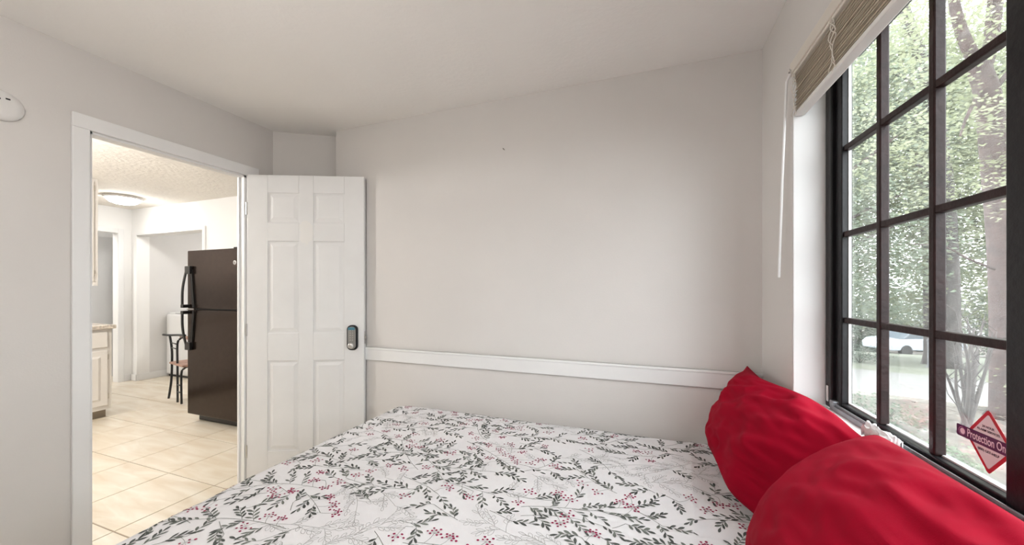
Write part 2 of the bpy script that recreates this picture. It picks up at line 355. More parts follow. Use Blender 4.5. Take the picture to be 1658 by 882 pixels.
# sticker local frame: a = -world y (reading direction), c = up
def flat(pts, off): return MB().add([(-off, -a, c) for a, c in pts] + [(-off + .0003, -a, c) for a, c in pts], [list(range(len(pts))), list(range(len(pts), 2 * len(pts)))[::-1]] + [(i, (i + 1) % len(pts), len(pts) + (i + 1) % len(pts), len(pts) + i) for i in range(len(pts))])
def rdiamond(w, h, r):
    pts = []
    cor = [(w, 0), (0, h), (-w, 0), (0, -h)]
    for i, (x, y) in enumerate(cor):
        p = Vector((x, y)); a = Vector(cor[i - 1]); b = Vector(cor[(i + 1) % 4])
        s_ = p + (a - p).normalized() * r; e_ = p + (b - p).normalized() * r
        for k in range(5):
            t = k / 4; q = s_ * (1 - t) ** 2 + p * 2 * t * (1 - t) + e_ * t * t; pts.append((q.x, q.y))
    return pts
flat(rdiamond(.056, .066, .008), .0004).build('diamond_border', SRED, sk)
flat(rdiamond(.047, .0555, .005), .0008).build('diamond_face', SPINK, sk)
def rrect(x0, x1, z0, z1, r):
    return [((x0 + x1) / 2 + a, (z0 + z1) / 2 + c) for a, c in stadium((x1 - x0) / 2, (z1 - z0) / 2, r, 5)]
flat(rrect(-.078, .094, -.0125, .0125, .004), .0012).build('banner', SPUR, sk)
circ = lambda x, z, r: [(x + r * math.cos(2 * math.pi * k / 24), z + r * math.sin(2 * math.pi * k / 24)) for k in range(24)]
flat(circ(-.0635, .000, .0088), .0016).build('logo_ring', mat('sticker_ring', (.5, .18, .36), .5, .02), sk)
flat(circ(-.0628, .0000, .0074), .0018).build('logo_gap', SPUR, sk)
flat(circ(-.0612, .000, .0062), .0020).build('logo_disc', SLIT, sk)
def text(body, size, a, c, m, parent, off, sx=1.0, align='LEFT'):
    cu = bpy.data.curves.new('lettering', 'FONT'); cu.body = body; cu.size = size; cu.align_x = align; cu.align_y = 'CENTER'; cu.extrude = .00008; cu.offset = size * .012
    o = bpy.data.objects.new('lettering', cu); C.objects.link(o)
    dg = bpy.context.evaluated_depsgraph_get(); me = bpy.data.meshes.new_from_object(o.evaluated_get(dg)); bpy.data.objects.remove(o)
    me.materials.clear(); me.materials.append(m)
    o = bpy.data.objects.new('lettering', me); C.objects.link(o); o.parent = parent
    # text x -> -world y, text y -> up, faces -x
    M = Matrix(((0, 0, -1, -off), (-sx, 0, 0, -a), (0, 1, 0, c), (0, 0, 0, 1)))
    o.matrix_local = M
    return o
text('Protection One', .0235, -.050, .0005, SLIT, sk, .0016, .64)
text('24 HOUR', .0068, .0, .0285, SDARK, sk, .0012, 1, 'CENTER')
text('ALARM SERVICES', .0068, .0, .0205, SDARK, sk, .0012, 1, 'CENTER')
text('(800) GET-HELP', .0072, .0, -.0205, SDARK, sk, .0012, 1, 'CENTER')

# mini blind, raised
bl = tag(empty('mini_blind', (XR + .025, WY1, 2.1)), 'raised tan mini blind stacked at top of window', 'blind')
SLATM = mat('tan_blind_slat', (.50, .42, .33), .5, .04, 10); CRM = mat('cream_blind_rail', (.72, .67, .60), .4, .03)
rng = random.Random(4)
child('headrail', box(XR - .006, XR + .032, WY0 + .01, WY1 - .008, 2.062, 2.106).box(XR - .011, XR - .004, WY0 + .01, WY1 - .008, 2.07, 2.112), CRM, bl, bevel=.003)
for k in range(17):
    z = 1.934 + k * .0075; j = rng.uniform(-.0035, .0035); e = rng.uniform(-.012, .004)
    x0, x1 = XR + .004 + j, XR + .03 + j; tl = rng.uniform(-.0012, .0012)
    mb = MB().add([(x, y, z + dz + (tl if x == x0 else 0)) for y in (WY0 + .012, WY1 - .008 + min(e, 0)) for x, dz in ((x0, 0), ((x0 + x1) / 2, .0016), (x1, 0), (x1, -.0022), ((x0 + x1) / 2, -.0006), (x0, -.0022))],
        [(i, (i + 1) % 6, 6 + (i + 1) % 6, 6 + i) for i in range(6)] + [tuple(range(6)), tuple(range(11, 5, -1))])
    child('slat', mb, SLATM, bl)
child('bottom_rail', box(XR + .002, XR + .034, WY0 + .012, WY1 - .012, 1.915, 1.93), mat('white_blind_rail', (.80, .79, .77), .35, .02), bl, bevel=.004)
for yc in (1.585, 1.30, .62):
    for q in range(3):
        pts = []
        for k in range(16):
            t = k / 15
            pts.append((XR - .001 - .007 * abs(math.sin(t * 9 + q)), yc + .012 * math.sin(t * 11 + q * 2) + .006 * q, 2.065 - .15 * t))
        child('ladder_cord', MB().tube(pts, .0013, 5), CRM, bl)
wd = child('tilt_wand', MB().tube([(XR - .012, WY1 - .02, 2.072), (XR - .02, WY1 - .006, 2.05), (XR - .025, WY1 + .02, 1.70), (XR - .03, WY1 + .04, 1.325)], .0042, 8), mat('white_wand', (.85, .85, .86), .3, .02), bl)
child('wand_hook', MB().tube([(XR + .0, WY1 - .02, 2.085), (XR - .014, WY1 - .02, 2.085), (XR - .012, WY1 - .02, 2.068)], .002, 6), STEEL, bl)
br = tag(empty('blind_bracket', (XR, WY1, 2.1)), 'small damaged mounting bracket beside blind end', 'bracket')
child('bracket_plate', box(XR - .006, XR - .0002, WY1 - .004, WY1 + .022, 2.075, 2.105), CRM, br, bevel=.002)
child('screw_hole', MB().lathe([(.004, 0), (.004, .001)], 8, T3((XR - .006, WY1 + .012, 2.092)) @ RY(R(-90))), GASK, br)
child('screw_hole', MB().lathe([(.003, 0), (.003, .001)], 8, T3((XR - .006, WY1 + .004, 2.1)) @ RY(R(-90))), GASK, br)

# ------------------------------------------------------------------ bed
BX0, BX1, BY0, BY1, BZ = -1.47, .485, .40, 1.958, .552
bd = tag(empty('bed', ((BX0 + BX1) / 2, (BY0 + BY1) / 2, 0)), 'double bed with white mattress under the berry print cover', 'bed')
WOOD = mat('dark_bed_wood', (.10, .06, .04), .5, .3, 10)
for x in (BX0 + .08, BX1 - .1):
    for y in (BY0 + .08, BY1 - .14): child('leg', box(x, x + .06, y, y + .06, 0, .16), WOOD, bd, bevel=.004)
child('bed_base', box(BX0 + .07, BX1 - .07, BY0 + .07, BY1 - .07, .16, .27), WOOD, bd, bevel=.01)
child('mattress', box(BX0 + .045, BX1 - .045, BY0 + .045, BY1 - .045, .27, .528), mat('white_mattress_ticking', (.75, .74, .73), .9, .02), bd, bevel=.07, seg=5)
RR = .055
RC = .07
IX0, IX1, IY0, IY1 = BX0 + RR, BX1 - RR, BY0 + RR, BY1 - RR
def cloth(s, t, off=0.0):
    """flat cloth coordinate -> point on the draped cover"""
    cx = min(max(s, IX0 + RC), IX1 - RC); cy = min(max(t, IY0 + RC), IY1 - RC)
    dx, dy = s - cx, t - cy; d0 = math.hypot(dx, dy); e = d0 - RC
    h = .008 * noise.noise(Vector((s * 2.3, t * 2.7, 1.3))) + .003 * noise.noise(Vector((s * 7 + .4 * t, t * 6, 4.7)))
    h += .0022 * noise.noise(Vector((s * 3 + 9, t * 19, 2.2)))
    for c0, sl, am in ((.02, .10, .004), (-.62, -.06, .003)):         # fold creases across the cover
        h += am * math.exp(-((s - c0 - sl * t) / .012) ** 2)
    h += .003 * math.exp(-((t - 1.18 - .05 * s) / .012) ** 2)
    if e < 1e-6: return Vector((s, t, BZ + h + off))
    ux, uy = dx / d0, dy / d0; q = RR * math.pi / 2
    if e < q:
        a = e / RR; r = (RR + off) * math.sin(a); z = BZ - RR + (RR + off) * math.cos(a)
    else:
        r = RR + off; z = BZ - RR - (e - q)
        r += .008 * noise.noise(Vector((s * 5, t * 5, 3))) * min(1, (e - q) / .05) if uy < .5 else 0
    return Vector((cx + ux * (r + RC), cy + uy * (r + RC), z + h * max(0, 1 - e / q)))
DROP = .33
xs_ = []; x = IX0 - DROP
def axis(a, b, da, db, n):
    l = [a - da + da * k / 16 for k in range(16)] + [a + (b - a) * k / n for k in range(n + 1)] + [b + db * (k + 1) / 12 for k in range(12)]
    return l
gx = axis(IX0, IX1, DROP, RR * 1.57, 190); gy = axis(IY0, IY1, DROP, RR * 1.57 + .05, 150)
nx, ny = len(gx), len(gy)
mb = MB().add([cloth(a, b) for a in gx for b in gy], [(i * ny + j, (i + 1) * ny + j, (i + 1) * ny + j + 1, i * ny + j + 1) for i in range(nx - 1) for j in range(ny - 1)])
SHEET = mat('white_cotton_cover', (.76, .75, .765), .85, .015, 5, .06, 500)
cov = tag(mb.build('bedspread', SHEET, smooth=True), 'white bedspread printed with dark sprigs and red berries', 'bedspread')
# printed sprigs, laid flat on the cloth
INK = [mat('print_dark_green', (.072, .080, .074), .85, .3, 60), mat('print_grey_green', (.165, .18, .16), .85, .3, 60), mat('print_crimson_berry', (.30, .008, .070), .85, .25, 60), mat('print_pale_outline', (.40, .40, .395), .85, .1, 60)]
pr = MB(); rng = random.Random(11)
LIM = (IX0 - .30, IX1 + .07, IY0 - .30, IY1 + .07)
def inside(p): return LIM[0] < p[0] < LIM[1] and LIM[2] < p[1] < LIM[3]
def poly2(pts, mi, off=.0010):
    if not all(inside(p) for p in pts): return
    pr.mi = mi; pr.add([cloth(x, y, off) for x, y in pts], [tuple(range(len(pts)))])
def stroke(pts, w, mi):
    pr.mi = mi
    for i in range(len(pts) - 1):
        a, b = Vector(pts[i]), Vector(pts[i + 1])
        if (b - a).length < 1e-6: continue
        nn = (b - a).normalized(); nn = Vector((-nn.y, nn.x)) * w / 2
        q = [a - nn, b - nn, b + nn, a + nn]
        if all(inside(p) for p in q): pr.add([cloth(p.x, p.y, .0008) for p in q], [(0, 1, 2, 3)])
def leaf(p, a, l, w, kind):
    d = Vector((math.cos(a), math.sin(a))); n = Vector((-d.y, d.x))
    prof = ((0, .08), (.22, .55), (.5, 1), (.78, .85), (1, 0))
    up = [p + d * l * t + n * w * k for t, k in prof]; dn = [p + d * l * t - n * w * k for t, k in prof[:-1]]
    ring = up + dn[::-1]
    if kind == 3: stroke(ring + [ring[0]], .0011, 3)
    else: poly2([(q.x, q.y) for q in ring], kind)
def curve(p, a, l, bend, n):
    pts = [Vector(p)]; aa = [a]
    for k in range(n):
        a += bend / n; pts.append(pts[-1] + Vector((math.cos(a), math.sin(a))) * l / n); aa.append(a)
    return pts, aa
def berries(p, a, r):
    n = rng.randint(6, 10)
    for k in range(n):
        b = a + R(-115 + 230 * k / (n - 1)); rr = r * (1.05 if k % 2 else .55) * rng.uniform(.85, 1.1)
        q = p + Vector((math.cos(b), math.sin(b))) * rr
        stroke([p, q], .0008, 3)
        c = rng.uniform(.0034, .0046); poly2([(q.x + c * math.cos(t * math.pi / 4), q.y + c * .9 * math.sin(t * math.pi / 4)) for t in range(8)], 2, .0014)
SPOTS = {}
def free(p, r):
    gx_, gy_ = int(math.floor(p.x / .1)), int(math.floor(p.y / .1))
    return all((q - p).length > max(r, rq) for a in (-1, 0, 1) for b in (-1, 0, 1) for q, rq in SPOTS.get((gx_ + a, gy_ + b), ()))
def take(p, r): SPOTS.setdefault((int(math.floor(p.x / .1)), int(math.floor(p.y / .1))), []).append((p, r))
def twig(p, a, l, outline):
    pts, aa = curve(p, a, l, rng.uniform(-.7, .7), 7)
    c = pts[4]
    if not free(c, .046): return False
    take(c, .046)
    stroke(pts, .0012, 3 if outline else rng.choice((0, 1)))
    for i in (2, 4, 6):
        for g in (-1, 1):
            if rng.random() < .13: continue
            leaf(pts[i if g > 0 else i - 1], aa[i] + g * rng.uniform(.45, .8), rng.uniform(.021, .032), rng.uniform(.0034, .0052) * (1.25 if outline else 1), 3 if outline else (0 if rng.random() < .5 else 1))
    leaf(pts[-1], aa[-1], .027, .0042, 3 if outline else 0)
    return True
def sprig(p, a, L_, outline):
    pts, aa = curve(p, a, L_, rng.choice((-1, 1)) * rng.uniform(.2, .8), 14)
    sd = rng.choice((-1, 1)); got = []
    for k in range(1, 15):
        sd = -sd
        if not outline and rng.random() < .30:
            q, qa = curve(pts[k], aa[k] + sd * rng.uniform(.6, 1.0), rng.uniform(.03, .05), sd * .4, 4)
            if free(q[-1], .042):
                take(q[-1], .042); stroke(q, .0011, 1); berries(q[-1], qa[-1], rng.uniform(.017, .025)); got.append(k)
        elif twig(pts[k], aa[k] + sd * rng.uniform(.5, .9), rng.uniform(.055, .08), outline): got.append(k)
    if twig(pts[-1], aa[-1], .07, outline): got.append(14)
    if got: stroke(pts[max(0, min(got) - 2):max(got) + 1], .0016 if not outline else .0013, 3 if outline else 1)
for k in range(420):
    a = rng.choice((0, 0, math.pi)) + rng.uniform(-.6, .6)
    x, y = rng.uniform(LIM[0] - .1, LIM[1]), rng.uniform(LIM[2], LIM[3])
    sprig(Vector((x, y)), a, rng.uniform(.2, .34), (noise.noise(Vector((x * 4.3, y * 5.1, 5))) > .20))
pp = pr.build('printed_sprigs', INK, cov); pp['kind'] = 'stuff'; pp['label'] = 'dark leaf sprigs and crimson berry print'

# ------------------------------------------------------------------ pillows
def cotton_red():
    m = mat('crimson_cotton', (.30, .001, .016), .8, .05, 4, .12, 700, spec=.08)
    b = m.node_tree.nodes['Principled BSDF']; b.inputs['Sheen Weight'].default_value = .03; b.inputs['Sheen Tint'].default_value = (1, .2, .3, 1)
    return m
RED = cotton_red()
def collide(p):
    if p.x > XR - .006:
        if p.y > WY1 - .02 or p.z < .80: p.x = XR - .006
        elif p.z < WZ0 + .020: p.z = WZ0 + .020
    if p.x > XF - .012 : p.x = XF - .012
    if p.y > YF - .022: p.y = YF - .022
    return p
def pillow(name, label, y0, y1, prof, T, seed, wr, skew=0, NA=90, NB=64):
    front = []; back = []
    for i in range(NA + 1):
        a = -1 + 2 * i / NA
        for j in range(NB + 1):
            b = -1 + 2 * j / NB
            yy = (y0 + y1) / 2 + (y1 - y0) / 2 * a * (1 - .045 * (1 - b * b) * abs(a) ** 3)
            bb = b * (1 - .07 * (1 - a * a) * abs(b) ** 3)
            x, z = prof(bb, yy); x2, z2 = prof(bb + .03, yy); tx, tz = x2 - x, z2 - z; l = math.hypot(tx, tz); n = Vector((-tz / l, 0, tx / l))
            yy += skew * b
            h = T * (max(0, 1 - a ** 2) ** (.55 + .5 * max(0, a) * (yy > 1.5))) * (max(0, 1 - b ** 2) ** .42)
            c = Vector((x, yy, z))
            edge = min(1, 3.2 * min(1 - abs(a), 1 - abs(b)))
            w = 0
            if h > 0:
                for f, am in ((1, 1), (2.1, .55)):
                    q = noise.noise(Vector((yy * 5 * f + bb * 2.2 * f + seed, bb * 2.6 * f - yy * 3.0 * f, seed * 1.7)))
                    w += am * (1 - abs(q) * 2.6) * wr
                q = noise.noise(Vector((yy * 18 + seed, bb * 2.0, 7.1))); w += .22 * wr * q * (abs(bb) ** 2 + .15)
                q = noise.noise(Vector((yy * 3 + seed, bb * 9.0, 3.1))); w += .3 * wr * q * (abs(a) ** 3)
                w *= edge * (1 - max(0, a) ** 1.5)
            front.append(collide(c + n * (h + w))); back.append(collide(c - n * (h * .55)))
    N = NB + 1; o = len(front)
    fs = [(i * N + j, (i + 1) * N + j, (i + 1) * N + j + 1, i * N + j + 1) for i in range(NA) for j in range(NB)]
    fs2 = [tuple(o + k for k in f[::-1]) for f in fs]
    mb = MB().add(front + back, fs + fs2)
    me = bpy.data.meshes.new(name); me.from_pydata(mb.v, [], mb.f)
    bm = bmesh.new(); bm.from_mesh(me); bmesh.ops.remove_doubles(bm, verts=bm.verts, dist=.0015); bmesh.ops.recalc_face_normals(bm, faces=bm.faces); bm.to_mesh(me); bm.free()
    me.materials.append(RED); me.polygons.foreach_set('use_smooth', [True] * len(me.polygons))
    ob = bpy.data.objects.new(name, me); C.objects.link(ob)
    sm = ob.modifiers.new('smooth', 'SMOOTH'); sm.factor = .5; sm.iterations = 3
    return tag(ob, label, 'pillow', 'crimson pillows at the bed head')
def qb(p0, p1, p2, t): return tuple((1 - t) ** 2 * a + 2 * t * (1 - t) * b + t * t * c for a, b, c in zip(p0, p1, p2))
def prof1(b, y):
    t = (b + 1) / 2; k = min(1, max(0, (y - 1.45) / .30)); k = k * k * (3 - 2 * k)
    top = (.57 + (.455 - .57) * k, .89 + (.925 - .89) * k)
    g = min(1, max(0, (1.38 - y) / .17)); g = g * g * (3 - 2 * g)      # near end tucked behind the other pillow
    return qb((.285 + .07 * g, .585 - .01 * g), (.36 + .085 * g, .80 - .03 * g), (top[0], top[1] - .018 * g), t)
def prof2(b, y):
    t = (b + 1) / 2; k = min(1, max(0, (1.25 - y) / .5))
    return qb((.255 - .0 * k, .60), (.33, .80), (.605, .885), t)
pillow('pillow', 'crimson pillow propped in corner where the walls meet', 1.185, 1.964, prof1, .085, 3.3, .014)
pillow('pillow', 'crimson pillow slumped on sill below alarm sticker', .42, 1.186, prof2, .105, 8.1, .011, .085)
# crumpled white packet on the sill
pk = MB(); N = 14
pts = [(XF - .022 + .03 * (i / N - .5) + .006 * noise.noise(Vector((i * .5, j * .5, 1))), 1.245 + .12 * (j / N - .5), .905 + .012 * noise.noise(Vector((i * .45, j * .45, 5))) - .02 * abs(i / N - .5)) for i in range(N + 1) for j in range(N + 1)]
pts2 = [(x, y, z - .025) for x, y, z in pts]
M_ = N + 1
fs = [(i * M_ + j, (i + 1) * M_ + j, (i + 1) * M_ + j + 1, i * M_ + j + 1) for i in range(N) for j in range(N)]
ring = [j for j in range(N)] + [i * M_ + N for i in range(N)] + [N * M_ + N - j for j in range(N)] + [(N - i) * M_ for i in range(N)]
K = len(pts)
pk.add(pts + pts2, fs + [tuple(K + q for q in f[::-1]) for f in fs] + [(ring[k], ring[(k + 1) % len(ring)], K + ring[(k + 1) % len(ring)], K + ring[k]) for k in range(len(ring))])
tag(pk.build('paper_packet', mat('white_crumpled_paper', (.80, .77, .78), .6, .06, 60), smooth=True), 'crumpled white paper packet lying on window sill', 'packet')

# ------------------------------------------------------------------ small wall things
WP = T3((XL, .680, 2.03)) @ RY(R(90))
dt = tag(empty('smoke_detector', (XL, .68, 2.03)), 'white round detector with dark slots on doorway wall', 'detector')
child('detector_base', MB().lathe([(.060, 0), (.060, .008), (.055, .016), (.03, .022), (.001, .023)], 40, WP), mat('detector_plastic', (.74, .73, .72), .45, .01), dt, smooth=True)
for a, b in ((.692, 2.058), (.668, 2.052), (.722, 2.0)):
    child('slot', box(XL + .017, XL + .0228, a - .006, a + .006, b - .003, b + .003), GASK, dt) if b > 2.01 else None
p = ray(816, 242, 2.0); k = YF / p.y; p = Vector((p.x * k, YF, CAMH + (p.z - CAMH) * k))
tag(MB().tube([(p.x, YF + .004, p.z), (p.x - .002, YF - .012, p.z + .003)], .0025, 6).tube([(p.x - .006, YF - .002, p.z + .006), (p.x + .005, YF - .003, p.z - .005)], .002, 5).build('wall_nail', mat('dull_nail', (.25, .22, .2), .5)), 'tiny bent nail in the beige far wall', 'nail')

# ------------------------------------------------------------------ lamps
def dome(loc, r, power, label, name='ceiling_lamp', col=(1, .985, .96)):
    e = tag(empty(name, loc), label, 'lamp', 'dome ceiling lamps')
    MB().lathe([(r, 0), (r * 1.05, -.012), (r * 1.0, -.028), (r * .93, -.03)], 40).build('lamp_rim', mat('lamp_rim_metal', (.72, .70, .68), .35, .02), e, smooth=True)
    o = MB().lathe([(r * .92, -.026), (r * .88, -.045), (r * .72, -.07), (r * .45, -.087), (r * .15, -.094), (.002, -.095)], 40).build('lamp_shade', emit('lit_lamp_glass_%d' % int(power * 10), col, power), e, smooth=True)
    return e
def globe(loc, r, drop, power, label, col=(1, .965, .92)):
    e = tag(empty('fill_globe_lamp', loc), label, 'lamp', 'added globe fill lamps')
    MB().lathe([(.065, 0), (.065, -.012), (.03, -.03), (.012, -.035)], 28).build('ceiling_rose', mat('lamp_rim_metal', (.72, .70, .68), .35, .02), e, smooth=True)
    MB().tube([(0, 0, -.03), (0, 0, -drop + r * .9)], .008, 10).build('stem', STEEL, e, smooth=True)
    pf = [(max(.002, r * math.sin(math.pi * k / 18)), -drop + r * math.cos(math.pi * k / 18)) for k in range(19)]
    MB().lathe(pf, 32).build('fill_globe', emit('fill_globe_glass_%d' % int(power * 10), col, power), e, smooth=True)
    return e
globe((-1.05, .0, ZC), .14, .42, BED_FILL, 'added unseen globe lamp filling the bedroom with light')  # invented fill lamp behind the camera, lifts walls and ceiling
dome((-5.92, 2.52, ZC), .165, KIT_LAMP * .55, 'round white dome lamp glowing on the kitchen ceiling')
globe((-4.0, .55, ZC), .14, .40, KIT_LAMP * 1.25, 'added unseen globe lamp brightening the kitchen', (1, .98, .95))  # extra kitchen fill lamp, added out of view
dome((-5.2, 4.0, ZC), .15, KIT_LAMP * .8, 'added unseen dome lamp brightening the alcove')  # added lamp hidden from view, brightens alcove wall and washer
dome((-7.12, 1.4, ZC), .15, KIT_LAMP * 1.4, 'added unseen dome lamp brightening the room past the kitchen')  # added out-of-frame lamp so the end doorway reads bright

# ------------------------------------------------------------------ kitchen things
FRM = mat('dark_bronze_fridge_steel', (.040, .027, .022), .2, .12, 30, .02, 400, metal=.85)
FBK = mat('black_fridge_plastic', (.010, .010, .010), .3, .2)
fr = tag(empty('refrigerator', (-3.78, 2.23, 0)), 'dark bronze top-freezer refrigerator in the kitchen', 'refrigerator')
fx0, fx1, fy = -4.13, -3.40, 2.215
child('body', box(fx0 + .005, fx1 - .005, fy + .06, 2.93, .07, 1.645), FBK, fr, bevel=.006)
child('lower_door', box(fx0, fx1, fy, fy + .055, .085, 1.083), FRM, fr, bevel=.008)
child('freezer_door', box(fx0, fx1, fy, fy + .055, 1.096, 1.65), FRM, fr, bevel=.008)
child('toe_grille', box(fx0 + .02, fx1 - .02, fy + .09, fy + .13, .0, .075), FBK, fr)
child('hinge_cap', box(fx1 - .09, fx1 - .01, fy + .01, fy + .09, 1.65, 1.662), FBK, fr, bevel=.003)
child('middle_trim', box(fx0 - .002, fx0 + .10, fy - .006, fy + .02, 1.083, 1.096), STEEL, fr, bevel=.002)
def handle(z0, z1, flip):
    # bowed strap handle standing off the door edge
    mb = MB(); n = 14; V = []
    for k in range(n + 1):
        t = k / n; z = z0 + (z1 - z0) * t
        q = t if flip else 1 - t            # q=0 at the attached wide end
        off = .018 + .042 * math.sin(min(1, q * 1.35) * math.pi / 2) * (1 if q < .93 else .75)
        wv = .075 - .03 * math.sin(q * math.pi / 2)
        V += [(fx0 + .012, fy - off, z), (fx0 + .012 + .022, fy - off, z), (fx0 + .012 + .022, fy - off + .014, z), (fx0 + .012, fy - off + .014, z)]
    F = [(i * 4 + a, i * 4 + (a + 1) % 4, (i + 1) * 4 + (a + 1) % 4, (i + 1) * 4 + a) for i in range(n) for a in range(4)] + [(3, 2, 1, 0), tuple(n * 4 + a for a in range(4))]
    mb.add(V, F)
    za, zb = (z0, z0 + .09) if not flip else (z1 - .09, z1)
    zc, zd = (z1 - .03, z1) if not flip else (z0, z0 + .03)
    return mb
for z0, z1, fl_ in ((.70, 1.075, 0), (1.104, 1.50, 1)):
    h = child('door_handle', handle(z0, z1, 1 - fl_), FBK, fr, bevel=.003)
    # tapered grip mount and standoffs
    zA, zB = (z0 + .0, z0 + .075) if not fl_ else (z1 - .075, z1)
    child('handle_mount', box(fx0 + .01, fx0 + .085, fy - .03, fy, zA, zB), FBK, fr, bevel=.006)
    zA, zB = (z1 - .03, z1) if not fl_ else (z0, z0 + .03)
    child('handle_mount', box(fx0 + .01, fx0 + .05, fy - .062, fy, zA, zB), FBK, fr, bevel=.004)
    # slanted inner strap
    a = (fx0 + .075, z0 + .06 if not fl_ else z1 - .06); b = (fx0 + .105, z1 - .1 if not fl_ else z0 + .1)
    q = [(fx0 + .055, z0 + .03), (fx0 + .085, z0 + .03), (fx0 + .125, z1), (fx0 + .095, z1)] if not fl_ else [(fx0 + .095, z0), (fx0 + .125, z0), (fx0 + .085, z1 - .03), (fx0 + .055, z1 - .03)]
    child('handle_strap', MB().add([(x, fy - .012, z) for x, z in q] + [(x, fy + .002, z) for x, z in q], [(0, 1, 2, 3), (7, 6, 5, 4), (0, 4, 5, 1), (1, 5, 6, 2), (2, 6, 7, 3), (3, 7, 4, 0)]), FBK, fr)
child('emblem', MB().lathe([(.019, 0), (.019, .003), (.016, .004)], 24, T3((-3.455, fy, 1.52)) @ RX(R(90))), STEEL, fr)
child('emblem_disc', MB().lathe([(.011, 0), (.011, .0015)], 20, T3((-3.455, fy - .0042, 1.52)) @ RX(R(90))), mat('emblem_grey', (.25, .24, .23), .4, metal=.5), fr)

CAB = mat('cream_cabinet_paint', (.80, .76, .71), .45, .015, 6)
CABI = mat('cabinet_toe_brown', (.30, .25, .19), .8, .05)  # toe kick in a darker brown than the doors
def cabinet(name, label, x0, x1, y0, y1, z0, z1, base):
    c = tag(empty(name, ((x0 + x1) / 2, (y0 + y1) / 2, z0)), label, 'cabinet')
    zz = z0 + (.085 if base else 0)
    child('body', box(x0, x1, y0, y1, zz, z1), CAB, c, bevel=.002)
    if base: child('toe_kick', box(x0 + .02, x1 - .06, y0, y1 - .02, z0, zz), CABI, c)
    n = max(1, round((y1 - y0) / .45)); wv = (y1 - y0) / n
    for k in range(n):
        a, b = y0 + k * wv + .02, y0 + (k + 1) * wv - .035
        zt = z1 - .215 if base else z1 - .03
        zb = zz + .045
        d = child('cabinet_door', box(x1, x1 + .018, a, b, zb, zt), CAB, c, bevel=.004)
        frustum(0, b - a - .1, 0, zt - zb - .1, 0, -.008, .02).build('raised_panel', CAB, d, M=T3((x1 + .0175, a + .05, zb + .05)) @ RZ(R(90)))
        for zq in (zb + .06, zt - .09):
            MB().box(x1 + .0, x1 + .012, b, b + .012, zq, zq + .05).build('hinge', mat('cream_hinge', (.62, .57, .50), .4, .05, metal=.3), d, bevel=.001)
        MB().lathe([(.006, 0), (.006, .012), (.014, .018), (.012, .026), (.002, .028)], 14, T3((x1 + .018, a + .05, zt - .09 if base else zb + .07)) @ RY(R(90))).build('knob', STEEL, d, smooth=True)
        if base:
            d = child('drawer_front', box(x1, x1 + .018, a, b, z1 - .18, z1 - .03), CAB, c, bevel=.004)
            MB().lathe([(.006, 0), (.006, .012), (.014, .018), (.012, .026), (.002, .028)], 14, T3((x1 + .018, (a + b) / 2, z1 - .105)) @ RY(R(90))).build('knob', STEEL, d, smooth=True)
    return c
cabinet('base_cabinet', 'cream base cabinet with drawer and door under the kitchen counter', -5.62, -5.03, .70, 2.055, 0, .885, True)
cabinet('upper_cabinet', 'cream wall cabinet hung from the kitchen ceiling', -5.55, -5.23,   .70, 2.035, 1.315, ZC - .002, False)
def granite():
    m = mat('beige_granite', (.62, .55, .47), .25, .35, 60)
    return m
tag(box(-5.66, -4.99, .70, 2.075, .886, .925).build('countertop', granite(), bevel=.006), 'speckled beige granite countertop on cream base cabinet', 'countertop')

# washer in the alcove
WH = mat('white_appliance_enamel', (.82, .82, .82), .3, .01)
wa = tag(empty('washing_machine', (-6.3, 3.6, 0)), 'white top-loading washer standing in the grey alcove', 'washer')
child('body', box(-6.625, -6.0, 3.285, 3.92, .03, .92), WH, wa, bevel=.03, seg=4)
child('lid', box(-6.56, -6.06, 3.30, 3.75, .92, .937), WH, wa, bevel=.008)
child('control_panel', box(-6.61, -6.02, 3.80, 3.92, .92, .98), WH, wa, bevel=.02)
child('plinth', box(-6.60, -6.03, 3.31, 3.9, 0, .035), GASK, wa)
child('lid_handle', box(-6.42, -6.22, 3.296, 3.31, .926, .934), mat('grey_plastic', (.4, .4, .4), .4), wa)

# metal chair
IRON = mat('black_iron_tube', (.012, .012, .013), .35, .2); SEATW = mat('reddish_wood_seat', (.42, .25, .19), .5, .2, 15)
ch = tag(empty('metal_chair', (-5.05, 2.68, 0)), 'black tubular metal chair with reddish wooden seat beside refrigerator', 'chair')
A = Vector((-5.22, 2.62, 0)); Tt = Vector((-4.845, 2.545, 0)); dv = (Tt - A).normalized(); pv = Vector((-dv.y, dv.x, 0))
def cp(a, b, z): q = A + dv * a + pv * b; return (q.x, q.y, z)
def smoothp(pts, n=5):
    pts = [Vector(p) for p in pts]; out = []
    for i in range(len(pts) - 1):
        p0 = pts[max(0, i - 1)]; p1 = pts[i]; p2 = pts[i + 1]; p3 = pts[min(len(pts) - 1, i + 2)]
        for k in range(n):
            t = k / n; out.append(.5 * ((2 * p1) + (-p0 + p2) * t + (2 * p0 - 5 * p1 + 4 * p2 - p3) * t * t + (-p0 + 3 * p1 - 3 * p2 + p3) * t ** 3))
    return out + [pts[-1]]
child('leg', MB().tube(smoothp([cp(-.015, 0, .0), cp(.03, .01, .2), cp(.055, .01, .42), cp(.05, .01, .58), cp(.02, 0, .745)]), .0115), IRON, ch, smooth=True)
child('leg', MB().tube(smoothp([cp(.265, 0, 0), cp(.26, 0, .4), cp(.26, 0, .66), cp(.285, .02, .72), cp(.34, .03, .735)]), .0105), IRON, ch, smooth=True)
child('leg', MB().tube(smoothp([cp(.38, 0, 0), cp(.375, 0, .33), cp(.385, .02, .39), cp(.42, .05, .415)]), .0105), IRON, ch, smooth=True)
child('leg', MB().tube(smoothp([cp(.04, .27, 0), cp(.045, .27, .2), cp(.05, .265, .42)]), .0105), IRON, ch, smooth=True)
